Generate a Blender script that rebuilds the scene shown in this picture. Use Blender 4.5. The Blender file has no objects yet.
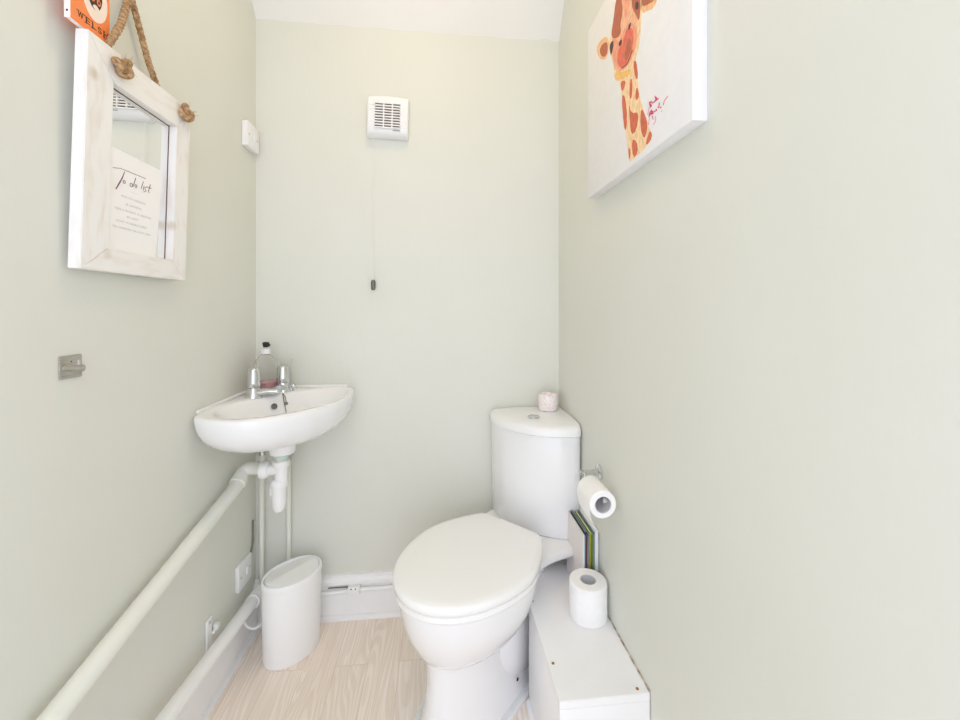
import bpy, bmesh, math, random
from mathutils import Vector, Matrix
random.seed(7)
PI = math.pi
C = bpy.context.scene.collection
S = bpy.context.scene

# ------------------------------------------------------------------ materials
def lin(h):
    c = [int(h[i:i + 2], 16) / 255 for i in (0, 2, 4)]
    return tuple(((v / 12.92) if v <= .04045 else ((v + .055) / 1.055) ** 2.4) for v in c) + (1,)
def mat(name, col, rough=.5, metal=0, coat=0, spec=.5, **kw):
    m = bpy.data.materials.new(name); m.use_nodes = True
    b = m.node_tree.nodes['Principled BSDF']
    b.inputs['Base Color'].default_value = lin(col) if isinstance(col, str) else col
    b.inputs['Roughness'].default_value = rough; b.inputs['Metallic'].default_value = metal
    b.inputs['Coat Weight'].default_value = coat; b.inputs['Specular IOR Level'].default_value = spec
    for k, v in kw.items(): b.inputs[k.replace('_', ' ')].default_value = v
    return m
def noise_mat(name, c1, c2, scale=(5, 5, 5), rough=.5, detail=4, bump=0, bscale=200, lo=.35, hi=.65, coat=0, spec=.5, bstretch=(1, 1, 1)):
    m = mat(name, c1, rough, 0, coat, spec); nt = m.node_tree; N = nt.nodes; b = N['Principled BSDF']
    tc = N.new('ShaderNodeTexCoord'); mp = N.new('ShaderNodeMapping'); mp.inputs['Scale'].default_value = scale
    nz = N.new('ShaderNodeTexNoise'); nz.inputs['Scale'].default_value = 1; nz.inputs['Detail'].default_value = detail
    rp = N.new('ShaderNodeValToRGB'); rp.color_ramp.elements[0].color = lin(c1); rp.color_ramp.elements[1].color = lin(c2)
    rp.color_ramp.elements[0].position = lo; rp.color_ramp.elements[1].position = hi
    L = nt.links.new
    L(tc.outputs['Object'], mp.inputs['Vector']); L(mp.outputs[0], nz.inputs['Vector'])
    L(nz.outputs['Fac'], rp.inputs['Fac']); L(rp.outputs[0], b.inputs['Base Color'])
    if bump:
        mp2 = N.new('ShaderNodeMapping'); mp2.inputs['Scale'].default_value = tuple(bscale * q for q in bstretch)
        n2 = N.new('ShaderNodeTexNoise'); n2.inputs['Scale'].default_value = 1; n2.inputs['Detail'].default_value = 3
        bp = N.new('ShaderNodeBump'); bp.inputs['Strength'].default_value = bump; bp.inputs['Distance'].default_value = .002
        L(tc.outputs['Object'], mp2.inputs['Vector']); L(mp2.outputs[0], n2.inputs['Vector']); L(n2.outputs['Fac'], bp.inputs['Height']); L(bp.outputs[0], b.inputs['Normal'])
    return m

M = {}
M['wall'] = noise_mat('sage wall paint', 'DADBD2', 'DDDED6', (3, 3, 2.2), .62, 5, .15, 60, .3, .7, bstretch=(1.6, 1.6, .25), spec=.35)
M['ceil'] = noise_mat('ceiling paint', 'E6E5E2', 'EAE9E7', (2, 2, 2), .8, 3, .15, 40)
M['ceramic'] = mat('white glazed ceramic', 'EFEFF0', .12, 0, .3)
M['toiletseat'] = mat('white moulded plastic seat', 'F3F3F2', .22)
M['plastic'] = mat('white plastic', 'EDEDEE', .35)
M['binplastic'] = mat('matt white bin plastic', 'F4F5F6', .45)
M['binflap'] = mat('off white flap plastic', 'F5F4F1', .4)
M['gloss'] = noise_mat('white gloss wood paint', 'E8E9EA', 'EEEEEE', (9, 9, 9), .35, 4, .2, 50)
M['boxpaint'] = noise_mat('worn white box paint', 'EDEDEE', 'F3F3F3', (6, 6, 6), .45, 5, .25, 45)
M['rust'] = mat('rusty screw', '9A6B4A', .7)
M['raw'] = noise_mat('chipped edge', '8C7565', 'D8D0C8', (60, 60, 60), .8, 5)
M['pipepaint'] = noise_mat('painted waste pipe', 'E3E4DA', 'E7E8E0', (8, 8, 8), .42, 4, .1, 60)
M['whitepipe'] = mat('white painted pipe', 'EFEFEE', .3)
M['pvc'] = mat('white pvc', 'F0F0F0', .28)
M['tidemark'] = noise_mat('limescale brass tail', 'B9D2CF', 'D8D6C8', (40, 40, 40), .5, 4)
M['chrome'] = mat('chrome', 'D8D9DB', .08, 1)
M['steel'] = noise_mat('brushed steel', 'B4B0A8', 'C9C5BE', (30, 30, 300), .32, 3); M['steel'].node_tree.nodes['Principled BSDF'].inputs['Metallic'].default_value = 1
M['darkmetal'] = mat('dark metal', '757570', .35, .8)
M['cable'] = mat('grey cable sheath', '84827C', .6)
M['black'] = mat('black plastic', '1E1F22', .35)
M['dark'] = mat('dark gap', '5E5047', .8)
M['hole'] = mat('dark hole', '2B2422', .9)
M['grey'] = mat('grey print', '9A979A', .7)
M['rowtext'] = mat('pale grey print', 'C6C3C5', .7)
M['plum'] = mat('plum ink', '7C5068', .6)
M['paper'] = noise_mat('toilet tissue', 'F5F4F4', 'F8F7F7', (70, 70, 70), .9, 3, .5, 420, spec=.1)
M['tube'] = mat('pale cardboard tube', 'D3D2D4', .85)
M['card'] = mat('off white card', 'F8F6F6', .6)
M['mirror'] = mat('silvered mirror glass', 'F4F5F4', .015, 1)
M['rope'] = noise_mat('jute rope', '94714F', 'CDAE88', (140, 140, 140), .95, 4, .8, 500, spec=.1)
M['canvas'] = noise_mat('white canvas', 'E9E7E8', 'EBEAEA', (40, 40, 40), .7, 2, .2, 900)
M['orange'] = mat('orange book cover', 'F48A4A', .45)
M['oval'] = mat('cream oval', 'F4E2D4', .5)
M['ink'] = mat('dark brown ink', '3A2420', .6)
M['glass'] = mat('clear bottle plastic', 'FFFFFF', .03, Transmission_Weight=1.0, IOR=1.18)
M['pink'] = mat('pink liquid soap', 'F6BDC6', .15, Transmission_Weight=.5, IOR=1.33)
M['pumpcollar'] = mat('white pump collar', 'EDEAEA', .3)
M['skirt'] = noise_mat('skirting paint', 'EEEEEF', 'F2F2F2', (7, 7, 7), .35, 4, .15, 40)

def wood_mat(stretch):
    m = mat('whitewashed wood', 'E6E1D8', .6, spec=.3); nt = m.node_tree; N = nt.nodes; L = nt.links.new; b = N['Principled BSDF']
    tc = N.new('ShaderNodeTexCoord'); mp = N.new('ShaderNodeMapping'); mp.inputs['Scale'].default_value = stretch
    nz = N.new('ShaderNodeTexNoise'); nz.inputs['Scale'].default_value = 2.2; nz.inputs['Detail'].default_value = 6; nz.inputs['Distortion'].default_value = .5
    rp = N.new('ShaderNodeValToRGB'); e = rp.color_ramp.elements
    e[0].position = .28; e[0].color = lin('E6DFD7'); e[1].position = .52; e[1].color = lin('EFEDEB')
    v = N.new('ShaderNodeTexVoronoi'); v.inputs['Scale'].default_value = 11; v.feature = 'F1'
    rp2 = N.new('ShaderNodeValToRGB'); e2 = rp2.color_ramp.elements
    e2[0].position = .05; e2[0].color = lin('D8C8B4'); e2[1].position = .16; e2[1].color = (1, 1, 1, 1)
    mx = N.new('ShaderNodeMix'); mx.data_type = 'RGBA'; mx.blend_type = 'MULTIPLY'; mx.inputs[0].default_value = .6
    L(tc.outputs['Object'], mp.inputs['Vector']); L(mp.outputs[0], nz.inputs['Vector']); L(nz.outputs['Fac'], rp.inputs['Fac'])
    L(tc.outputs['Object'], v.inputs['Vector']); L(v.outputs['Distance'], rp2.inputs['Fac'])
    L(rp.outputs[0], mx.inputs[6]); L(rp2.outputs[0], mx.inputs[7]); L(mx.outputs[2], b.inputs['Base Color'])
    bp = N.new('ShaderNodeBump'); bp.inputs['Strength'].default_value = .3; bp.inputs['Distance'].default_value = .001
    L(nz.outputs['Fac'], bp.inputs['Height']); L(bp.outputs[0], b.inputs['Normal'])
    return m
M['wood'] = wood_mat((30, 30, 7)); M['woodh'] = wood_mat((30, 7, 30)); M['seam_shade'] = mat('dark rebate', '6E4A42', .8)

def floor_mat():
    m = mat('light oak laminate', 'D9C4AC', .42, spec=.4); nt = m.node_tree; N = nt.nodes; L = nt.links.new; b = N['Principled BSDF']
    tc = N.new('ShaderNodeTexCoord')
    mp = N.new('ShaderNodeMapping'); mp.inputs['Rotation'].default_value = (0, 0, PI / 2); mp.inputs['Location'].default_value = (.37, .028, 0)
    br = N.new('ShaderNodeTexBrick'); br.inputs['Scale'].default_value = 1
    br.inputs['Brick Width'].default_value = .78; br.inputs['Row Height'].default_value = .098; br.inputs['Mortar Size'].default_value = .0006
    br.inputs['Mortar Smooth'].default_value = .3; br.offset = .37; br.inputs['Bias'].default_value = 0
    br.inputs['Color1'].default_value = lin('FBF3EA'); br.inputs['Color2'].default_value = lin('F6ECE2'); br.inputs['Mortar'].default_value = lin('D8C5B2')
    L(tc.outputs['Object'], mp.inputs['Vector']); L(mp.outputs[0], br.inputs['Vector'])
    # grain: long streaks plus cathedral rings, shifted from plank to plank
    sep = N.new('ShaderNodeSeparateColor'); L(br.outputs['Color'], sep.inputs[0])
    ad = N.new('ShaderNodeVectorMath'); ad.operation = 'MULTIPLY_ADD'
    ad.inputs[1].default_value = (1, 1, 1)
    cm = N.new('ShaderNodeCombineXYZ'); ml = N.new('ShaderNodeMath'); ml.operation = 'MULTIPLY'; ml.inputs[1].default_value = 37
    L(sep.outputs[0], ml.inputs[0]); L(ml.outputs[0], cm.inputs[1]); L(ml.outputs[0], cm.inputs[0])
    L(tc.outputs['Object'], ad.inputs[0]); L(cm.outputs[0], ad.inputs[2])
    m1 = N.new('ShaderNodeMapping'); m1.inputs['Scale'].default_value = (210, 5, 1)
    n1 = N.new('ShaderNodeTexNoise'); n1.inputs['Scale'].default_value = 1; n1.inputs['Detail'].default_value = 5
    L(ad.outputs[0], m1.inputs['Vector']); L(m1.outputs[0], n1.inputs['Vector'])
    m2 = N.new('ShaderNodeMapping'); m2.inputs['Scale'].default_value = (11, 1.3, 1)
    n2 = N.new('ShaderNodeTexNoise'); n2.inputs['Scale'].default_value = 1; n2.inputs['Detail'].default_value = 1
    L(ad.outputs[0], m2.inputs['Vector']); L(m2.outputs[0], n2.inputs['Vector'])
    mu = N.new('ShaderNodeMath'); mu.operation = 'MULTIPLY'; mu.inputs[1].default_value = 120
    sn = N.new('ShaderNodeMath'); sn.operation = 'SINE'
    L(n2.outputs['Fac'], mu.inputs[0]); L(mu.outputs[0], sn.inputs[0])
    r1 = N.new('ShaderNodeValToRGB'); e = r1.color_ramp.elements; e[0].position = .3; e[0].color = lin('EFE6DE'); e[1].position = .62; e[1].color = (1, 1, 1, 1)
    r2 = N.new('ShaderNodeValToRGB'); e = r2.color_ramp.elements; e[0].position = .0; e[0].color = lin('F4EFEA'); e[1].position = .55; e[1].color = (1, 1, 1, 1)
    L(n1.outputs['Fac'], r1.inputs['Fac']); L(sn.outputs[0], r2.inputs['Fac'])
    a = N.new('ShaderNodeMix'); a.data_type = 'RGBA'; a.blend_type = 'MULTIPLY'; a.inputs[0].default_value = .62
    c = N.new('ShaderNodeMix'); c.data_type = 'RGBA'; c.blend_type = 'MULTIPLY'; c.inputs[0].default_value = .7
    L(br.outputs['Color'], a.inputs[6]); L(r1.outputs[0], a.inputs[7]); L(a.outputs[2], c.inputs[6]); L(r2.outputs[0], c.inputs[7]); L(c.outputs[2], b.inputs['Base Color'])
    return m
M['floor'] = floor_mat()

def speckle_mat():
    m = mat('pink speckled ceramic', 'F2EDEC', .35); nt = m.node_tree; N = nt.nodes; L = nt.links.new
    tc = N.new('ShaderNodeTexCoord'); v = N.new('ShaderNodeTexVoronoi'); v.inputs['Scale'].default_value = 190
    r = N.new('ShaderNodeValToRGB'); e = r.color_ramp.elements; e[0].position = .28; e[0].color = (1, 1, 1, 1); e[1].position = .36; e[1].color = (0, 0, 0, 1)
    hs = N.new('ShaderNodeValToRGB'); e = hs.color_ramp.elements; e[0].color = lin('F08E7E'); e[1].color = lin('C9C3DC'); k = e.new(.5); k.color = lin('F3C9C4')
    sp = N.new('ShaderNodeSeparateColor'); mx = N.new('ShaderNodeMix'); mx.data_type = 'RGBA'; mx.inputs[6].default_value = lin('F3EEED')
    L(tc.outputs['Object'], v.inputs['Vector']); L(v.outputs['Distance'], r.inputs['Fac']); L(v.outputs['Color'], sp.inputs[0]); L(sp.outputs[0], hs.inputs['Fac'])
    L(r.outputs[0], mx.inputs[0]); L(hs.outputs[0], mx.inputs[7]); L(mx.outputs[2], N['Principled BSDF'].inputs['Base Color'])
    return m
M['speckle'] = speckle_mat()

# ------------------------------------------------------------------ mesh helpers (everything is given in world metres)
def add_box(bm, lo, hi, bev=0, seg=2, mx=None):
    t = bmesh.new(); bmesh.ops.create_cube(t, size=1)
    for v in t.verts: v.co = Vector([lo[i] + (v.co[i] + .5) * (hi[i] - lo[i]) for i in range(3)])
    if bev: bmesh.ops.bevel(t, geom=list(t.edges), offset=bev, segments=seg, affect='EDGES', profile=.5, clamp_overlap=True)
    if mx: bmesh.ops.transform(t, matrix=mx, verts=t.verts)
    merge(bm, t)
def merge(bm, t):
    t.verts.index_update(); vs = [bm.verts.new(v.co) for v in t.verts]
    for f in t.faces:
        try: bm.faces.new([vs[v.index] for v in f.verts])
        except ValueError: pass
    t.free()
def loft(bm, rings, cap0=True, cap1=True, closed=True):
    R = [[bm.verts.new(p) for p in r] for r in rings]; n = len(R[0])
    for a, b in zip(R, R[1:]):
        for i in range(n if closed else n - 1):
            j = (i + 1) % n
            bm.faces.new((a[i], a[j], b[j], b[i]))
    if cap0: bm.faces.new(R[0][::-1])
    if cap1: bm.faces.new(R[-1])
def frame_of(d):
    d = d.normalized(); u = Vector((0, 0, 1)) if abs(d.z) < .9 else Vector((1, 0, 0))
    a = d.cross(u).normalized(); return a, d.cross(a).normalized()
def add_tube(bm, pts, r, n=16, cap=True, closed=False):
    pts = [Vector(p) for p in pts]; rings = []; a = None
    rr = r if isinstance(r, (list, tuple)) else [r] * len(pts)
    for i, p in enumerate(pts):
        if closed: d = pts[(i + 1) % len(pts)] - pts[i - 1]
        else: d = pts[min(i + 1, len(pts) - 1)] - pts[max(i - 1, 0)]
        d.normalize()
        if a is None: a, b = frame_of(d)
        else:
            a = (a - d * a.dot(d)).normalized(); b = d.cross(a)
        rings.append([p + (a * math.cos(2 * PI * k / n) + b * math.sin(2 * PI * k / n)) * rr[i] for k in range(n)])
    if closed: rings.append(rings[0]); cap = False
    loft(bm, rings, cap, cap)
    if closed: bmesh.ops.remove_doubles(bm, verts=bm.verts, dist=1e-6)
def bend(pts, rad, n=6):
    """a polyline with its inner corners rounded"""
    pts = [Vector(p) for p in pts]; out = [pts[0]]
    for a, b, c in zip(pts, pts[1:], pts[2:]):
        p = b + (a - b).normalized() * min(rad, (a - b).length * .49); q = b + (c - b).normalized() * min(rad, (c - b).length * .49)
        for i in range(n + 1):
            t = i / n; out.append(p * (1 - t) ** 2 + b * 2 * t * (1 - t) + q * t * t)
    return out + [pts[-1]]
def add_lathe(bm, prof, base, axis=(0, 0, 1), n=32, cap0=True, cap1=True):
    base = Vector(base); d = Vector(axis).normalized(); a, b = frame_of(d)
    loft(bm, [[base + d * h + (a * math.cos(2 * PI * k / n) + b * math.sin(2 * PI * k / n)) * max(r, 1e-4) for k in range(n)] for r, h in prof], cap0, cap1)
def add_poly(bm, pts, off):
    """a flat polygon with real thickness `off` (a vector)"""
    v0 = [Vector(p) for p in pts]; off = Vector(off)
    loft(bm, [v0, [p + off for p in v0]])

def build(name, bm, m, parent=None, sharp=35, mx=None):
    if mx: bmesh.ops.transform(bm, matrix=mx, verts=bm.verts)
    bmesh.ops.recalc_face_normals(bm, faces=bm.faces)
    bm.normal_update()
    for f in bm.faces: f.smooth = True
    for e in bm.edges:
        if len(e.link_faces) == 2 and e.calc_face_angle(0) > math.radians(sharp): e.smooth = False
    me = bpy.data.meshes.new(name); 
    o = bpy.data.objects.new(name, me); C.objects.link(o)
    if parent:
        r = parent
        while r.parent: r = r.parent
        off = r.location
        o.parent = parent
    else:
        xs = [v.co for v in bm.verts]; lo = [min(c[i] for c in xs) for i in range(3)]; hi = [max(c[i] for c in xs) for i in range(3)]
        off = Vector(((lo[0] + hi[0]) / 2, (lo[1] + hi[1]) / 2, lo[2])); o.location = off
    bmesh.ops.translate(bm, verts=bm.verts, vec=-off)
    bm.to_mesh(me); bm.free(); me.materials.append(M[m])
    return o
def tag(o, label, cat, group=None):
    o['label'] = label; o['category'] = cat
    if group: o['group'] = group
    return o
def thing(name, label, cat, loc, group=None):
    o = bpy.data.objects.new(name, None); C.objects.link(o); o.location = loc; o.empty_display_size = .05
    return tag(o, label, cat, group)
def struct(name, bm, m, **k):
    o = build(name, bm, m, **k); o['kind'] = 'structure'; return o
def box(name, lo, hi, m, parent=None, bev=.001, seg=2, mx=None):
    bm = bmesh.new(); add_box(bm, lo, hi, bev, seg); return build(name, bm, m, parent, mx=mx)
def tube(name, pts, r, m, parent=None, n=16, mx=None):
    bm = bmesh.new(); add_tube(bm, pts, r, n); return build(name, bm, m, parent, mx=mx)
def lathe(name, prof, base, m, parent=None, axis=(0, 0, 1), n=32, mx=None, cap=True):
    bm = bmesh.new(); add_lathe(bm, prof, base, axis, n, cap, cap); return build(name, bm, m, parent, mx=mx)
def text_bm(bm, s, size, origin, right, up, out, depth=.0003, align='CENTER', width=None):
    cu = bpy.data.curves.new('t', 'FONT'); cu.body = s; cu.size = size; cu.align_x = align; cu.align_y = 'CENTER'; cu.extrude = depth
    ob = bpy.data.objects.new('t', cu); C.objects.link(ob)
    dg = bpy.context.evaluated_depsgraph_get(); dg.update()
    me = bpy.data.meshes.new_from_object(ob.evaluated_get(dg))
    bpy.data.objects.remove(ob); bpy.data.curves.remove(cu)
    xs = [v.co.x for v in me.vertices]; sx = 1 if not width else width / (max(xs) - min(xs))
    R, U, O = Vector(right), Vector(up), Vector(out); org = Vector(origin)
    vs = [bm.verts.new(org + R * v.co.x * sx + U * v.co.y + O * v.co.z) for v in me.vertices]
    for p in me.polygons:
        try: bm.faces.new([vs[i] for i in p.vertices])
        except ValueError: pass
    bpy.data.meshes.remove(me)

XL, XR, YB = -.654, .455, 1.5
H_BACK, H_CEIL, Y0 = 2.14, 2.50, -.35
Y_SLOPE = YB - (H_CEIL - H_BACK) / math.tan(math.radians(57))

# ------------------------------------------------------------------ the room
bm = bmesh.new(); add_box(bm, (XL - .1, Y0, -.06), (XR + .1, YB + .1, 0)); struct('floor', bm, 'floor')
bm = bmesh.new(); add_box(bm, (XL - .1, Y0, 0), (XL, YB + .1, H_CEIL + .05)); struct('wall_left', bm, 'wall')
bm = bmesh.new(); add_box(bm, (XR, Y0, 0), (XR + .1, YB + .1, H_CEIL + .05)); struct('wall_right', bm, 'wall')
bm = bmesh.new(); add_box(bm, (XL, YB, 0), (XR, YB + .1, H_CEIL + .05)); struct('wall_back', bm, 'wall')
bm = bmesh.new()
n = 40; rows = []
for i in range(n + 1):
    x = XL + (XR - XL) * i / n
    dz = .0015 * math.sin(i * 1.3) + (.012 * math.exp(-((x - .395) / .022) ** 2)) + .009 - .009 * (x - XL)
    rows.append([(x, Y0, H_CEIL), (x, Y_SLOPE, H_CEIL), (x, YB, H_BACK + dz), (x, YB, H_CEIL + .05), (x, Y0, H_CEIL + .05)])
loft(bm, rows); struct('ceiling', bm, 'ceil')

def skirting(bm, a, b, nrm, h, t):
    """moulded skirting from a to b against a wall, nrm pointing into the room"""
    prof = [(0, 0), (t, 0), (t, h * .66), (t * .8, h * .70), (t * .8, h * .76), (t * 1.05, h * .80), (t * 1.05, h * .88), (t * .6, h * .93), (t * .55, h), (0, h)]
    loft(bm, [[(p[0] + nrm[0] * q, p[1] + nrm[1] * q, z) for q, z in prof] for p in (a, b)])
bm = bmesh.new(); skirting(bm, (XL, YB), (XR, YB), (0, -1), .150, .018); struct('baseboard_back', bm, 'skirt')
bm = bmesh.new(); skirting(bm, (XL, Y0), (XL, YB - .018), (1, 0), .128, .015); struct('baseboard_left', bm, 'skirt')
def quad(bm, a, b, nrm, r):
    prof = [(0, 0)] + [(r * math.cos(k * PI / 12), r * math.sin(k * PI / 12)) for k in range(7)]
    loft(bm, [[(p[0] + nrm[0] * q, p[1] + nrm[1] * q, z) for q, z in prof] for p in (a, b)])
bm = bmesh.new(); quad(bm, (XL + .015, Y0), (XL + .015, YB - .02), (1, 0), .012); struct('trim_1', bm, 'gloss')
bm = bmesh.new(); quad(bm, (XL + .02, YB - .018), (.2, YB - .018), (0, -1), .014); struct('trim_2', bm, 'gloss')

# ------------------------------------------------------------------ corner toilet: t runs out of the back right corner along its diagonal, s to its left
D2 = math.sqrt(.5)
def TS(t, s, z): return Vector((XR - (t + s) * D2 if False else XR - (t - (-s)) * D2, YB - (t - s) * D2, z))
toilet = thing('toilet', 'white corner toilet with closed lid standing in the right hand corner', 'toilet', (XR - .45 * D2, YB - .45 * D2, 0))
def egg(tb, tf, w, tc, z, n=72, back=.42, pw=1.7):
    out = []
    for k in range(n):
        a = 2 * PI * k / n; c, s = math.cos(a), math.sin(a)
        if c >= 0: out.append(TS(tc + (tf - tc) * c, w * s, z))
        else:                                               # rear half: sides draw in towards a squared-off back
            q = abs(c) ** .75; sg = 1 if s >= 0 else -1
            x = min(1, q * 1.18)
            ww = w * (1 - back * x ** pw)
            out.append(TS(tc - (tc - tb) * x, ww * (s if x >= 1 else sg) if x >= 1 else sg * ww, z) if x < 1 else TS(tb, ww * s / max(math.sin(math.acos(min(1, (1 / 1.18) ** (1 / .75)))), .01), z))
    return out
def sm(tb, tf, w, tc, z, n=72, e=2.3):
    out = []
    for k in range(n):
        a = 2 * PI * k / n; c, s = math.cos(a), math.sin(a)
        cc = abs(c) ** (2 / e) * (1 if c > 0 else -1); ss = abs(s) ** (2 / e) * (1 if s > 0 else -1)
        out.append(TS(tc + ((tf - tc) if c > 0 else (tc - tb)) * (c if c > 0 else cc), w * (s if c > 0 else ss), z))
    return out
bm = bmesh.new()
# bowl
loft(bm, [egg(.32, tf, w, .50, z, back=bk) for z, tf, w, bk in
          ((.17, .60, .050, .3), (.195, .655, .088, .32), (.205, .672, .100, .34), (.222, .690, .119, .37), (.25, .708, .139, .40), (.285, .724, .157, .42), (.32, .735, .169, .42), (.355, .742, .176, .42), (.375, .744, .178, .42), (.381, .738, .172, .42))])
# pedestal
loft(bm, [sm(.12, tf, w, .50, z, e=3) for z, tf, w in
          ((0, .700, .104), (.02, .698, .102), (.035, .690, .095), (.09, .678, .088), (.15, .672, .084), (.21, .676, .086), (.25, .68, .088))])
# raised trapway panel on each flank
for sg in (-1, 1):
    loft(bm, [[TS(.35 + q * .55 * math.cos(2 * PI * k / 40), sg * (.07 + d), .17 + .55 * q * math.sin(2 * PI * k / 40)) for k in range(40)] for q, d in ((.28, -.01), (.265, .014), (.23, .024), (.17, .030), (.09, .033), (.01, .034))])
# rear shelf that carries the cistern
shelf = [(.46, .120), (.40, .105), (.335, .098), (.305, .102), (.28, .122), (.262, .146), (.245, .160), (.20, .160), (.10, .080), (.05, .03)]
shelf = shelf + [(.05, -.03), (.10, -.085), (.20, -.178), (.245, -.186), (.262, -.182), (.28, -.172), (.305, -.160), (.335, -.150), (.37, -.145), (.42, -.147), (.46, -.152)]
def ring(k, z, dt=0): return [TS(.30 + (t - .30) * k + dt, s * k, z) for t, s in shelf]
loft(bm, [ring(.42, .22), ring(.50, .29), ring(.60, .325), ring(.74, .340), ring(.88, .347), ring(.97, .353), ring(1, .361), ring(1, .370), ring(.99, .3765)])
pan = build('pan', bm, 'ceramic', toilet, 40)
for sg in (-1, 1): lathe('bolt_hole', [(.0045, 0), (.0045, .002)], TS(.43, sg * .0975, .055), 'hole', pan, axis=TS(0, sg, 0) - TS(0, 0, 0), n=14)
# white sealing strip round the foot
bm = bmesh.new()
def foot(off, z): return sm(.20 - off, .702 + off, .104 + off, .50, z, e=3)
loft(bm, [foot(.016, 0), foot(.016, .006), foot(.012, .011), foot(-.004, .013), foot(-.004, 0)], False, False)
build('foot_seal', bm, 'gloss', toilet)
def lidring(z, d, n=72):
    out = []; tb, tc, tf, w = .312, .50, .757, .188
    F = [(tc + (tf - tc) * math.sin(k / 24 * PI / 2), w * math.cos(k / 24 * PI / 2)) for k in range(24)] + [(tf, 0)]
    Bk = []
    for k in range(1, 13):
        t = tc - (tc - tb) * k / 12; Bk.append((t, w - .078 * ((tc - t) / .19) ** 1.6))
    Bk[-1] = (tb + .008, Bk[-1][1] - .002); Bk += [(tb + .001, Bk[-1][1] - .012), (tb, .05), (tb, 0)]
    half = Bk[::-1] + F
    pts = half + [(t, -s) for t, s in half[-2:0:-1]]
    c = .52
    out = [TS(c + (t - c) * (1 - d / .22), s * (1 - d / .188), z) for t, s in pts]
    return out
bm = bmesh.new(); loft(bm, [lidring(z, d) for z, d in ((.3815, .010), (.3825, .005), (.385, .003), (.397, .003), (.400, .008))]); build('seat', bm, 'toiletseat', toilet)
bm = bmesh.new(); loft(bm, [lidring(z, d) for z, d in ((.4012, .007), (.402, .002), (.404, 0), (.416, 0), (.4205, .002), (.4235, .006), (.4255, .02), (.4275, .08), (.428, .13))]); build('lid', bm, 'toiletseat', toilet, 50)
for sg in (-1, 1): tube('hinge', [TS(.315, sg * .045, .392), TS(.315, sg * .085, .392)], .009, 'toiletseat', toilet, 14)
def corner_plan(leg, bulge, z, gap=.004, end=.03, n=28, rc=.02):
    """plan of a corner unit: two legs on the walls, bowed front; a along the back wall, b along the right wall"""
    P = [(gap + rc, gap)]
    P = [(gap, gap + rc), (gap + rc * .3, gap + rc * .3), (gap + rc, gap)]
    P += [(leg - end, gap), (leg - end * .35, gap + end * .12), (leg - end * .02, gap + end * .55)]
    a0, b0 = leg, gap + end
    for k in range(n + 1):
        q = k / n; a = a0 + (b0 - a0) * q; b = b0 + (a0 - b0) * q; h = bulge * (1 - abs(2 * q - 1) ** 2.3)
        P.append((a + h * D2, b + h * D2))
    P += [(gap + end * .55, leg - end * .02), (gap + end * .12, leg - end * .35), (gap, leg - end)]
    return [Vector((XR - a, YB - b, z)) for a, b in P]
bm = bmesh.new(); loft(bm, [corner_plan(.260, .052, .377), corner_plan(.264, .056, .384), corner_plan(.265, .062, .55), corner_plan(.266, .066, .704)]); build('cistern', bm, 'ceramic', toilet, 50)
bm = bmesh.new(); loft(bm, [corner_plan(.268, .067, .7045), corner_plan(.273, .071, .708), corner_plan(.273, .072, .719), corner_plan(.270, .069, .729), corner_plan(.263, .061, .7355), corner_plan(.248, .050, .739, .004, .012), corner_plan(.20, .04, .742, .004, .02)]); build('cistern_lid', bm, 'ceramic', toilet, 50)
fb = lathe('flush_button', [(.021, 0), (.021, .003), (.019, .0045), (.0175, .0045), (.0165, .003), (.015, .004), (.004, .005)], (XR - .135, YB - .150, .7415), 'chrome', toilet)

pot = thing('pot', 'small white pot with pink speckles on the cistern lid', 'pot', (XR - .060, YB - .060, .7425))
lathe('body', [(.030, 0), (.034, .004), (.0355, .02), (.0355, .052), (.034, .058), (.031, .059), (.030, .05), (.029, .012), (.001, .012)], pot.location, 'speckle', pot)
lathe('wax', [(.0295, .012), (.0295, .044), (.001, .045)], pot.location, 'card', pot)

# ------------------------------------------------------------------ boxed-in pipe casing beside the toilet
pb = thing('pipe_boxing', 'white painted wooden boxing along the right wall beside the toilet', 'box', (.354, .98, 0))
bx0, bx1, by0, zt = .252, XR - .002, .826, .28
bm = bmesh.new(); add_poly(bm, [(bx0, by0, zt - .018), (bx1, by0, zt - .018), (bx1, 1.362, zt - .018), (.398, 1.330, zt - .018), (.3065, 1.224, zt - .018), (bx0, 1.135, zt - .018)], (0, 0, .018))
bmesh.ops.bevel(bm, geom=list(bm.edges), offset=.0012, segments=2, affect='EDGES'); top = build('top_panel', bm, 'boxpaint', pb)
box('side_panel', (bx0 + .001, by0 + .018, .001), (bx0 + .019, 1.128, zt - .0185), 'boxpaint', pb)
box('front_panel', (bx0 + .0005, by0 + .001, .001), (bx1, by0 + .0175, zt - .0185), 'boxpaint', pb)
bm = bmesh.new(); quad(bm, (bx0 + .001, by0), (bx0 + .001, 1.11), (-1, 0), .012); build('floor_trim', bm, 'gloss', pb)
for x, y in ((.262, 1.120), (.264, .918), (.430, .838)): lathe('screw', [(.0036, 0), (.0036, .0006), (.002, .0008)], (x, y, zt), 'rust', top, n=14)
box('chipped_edge', (bx1 - .002, by0 + .003, zt - .0005), (bx1 + .0015, 1.30, zt + .0018), 'raw', top, bev=0)

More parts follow.
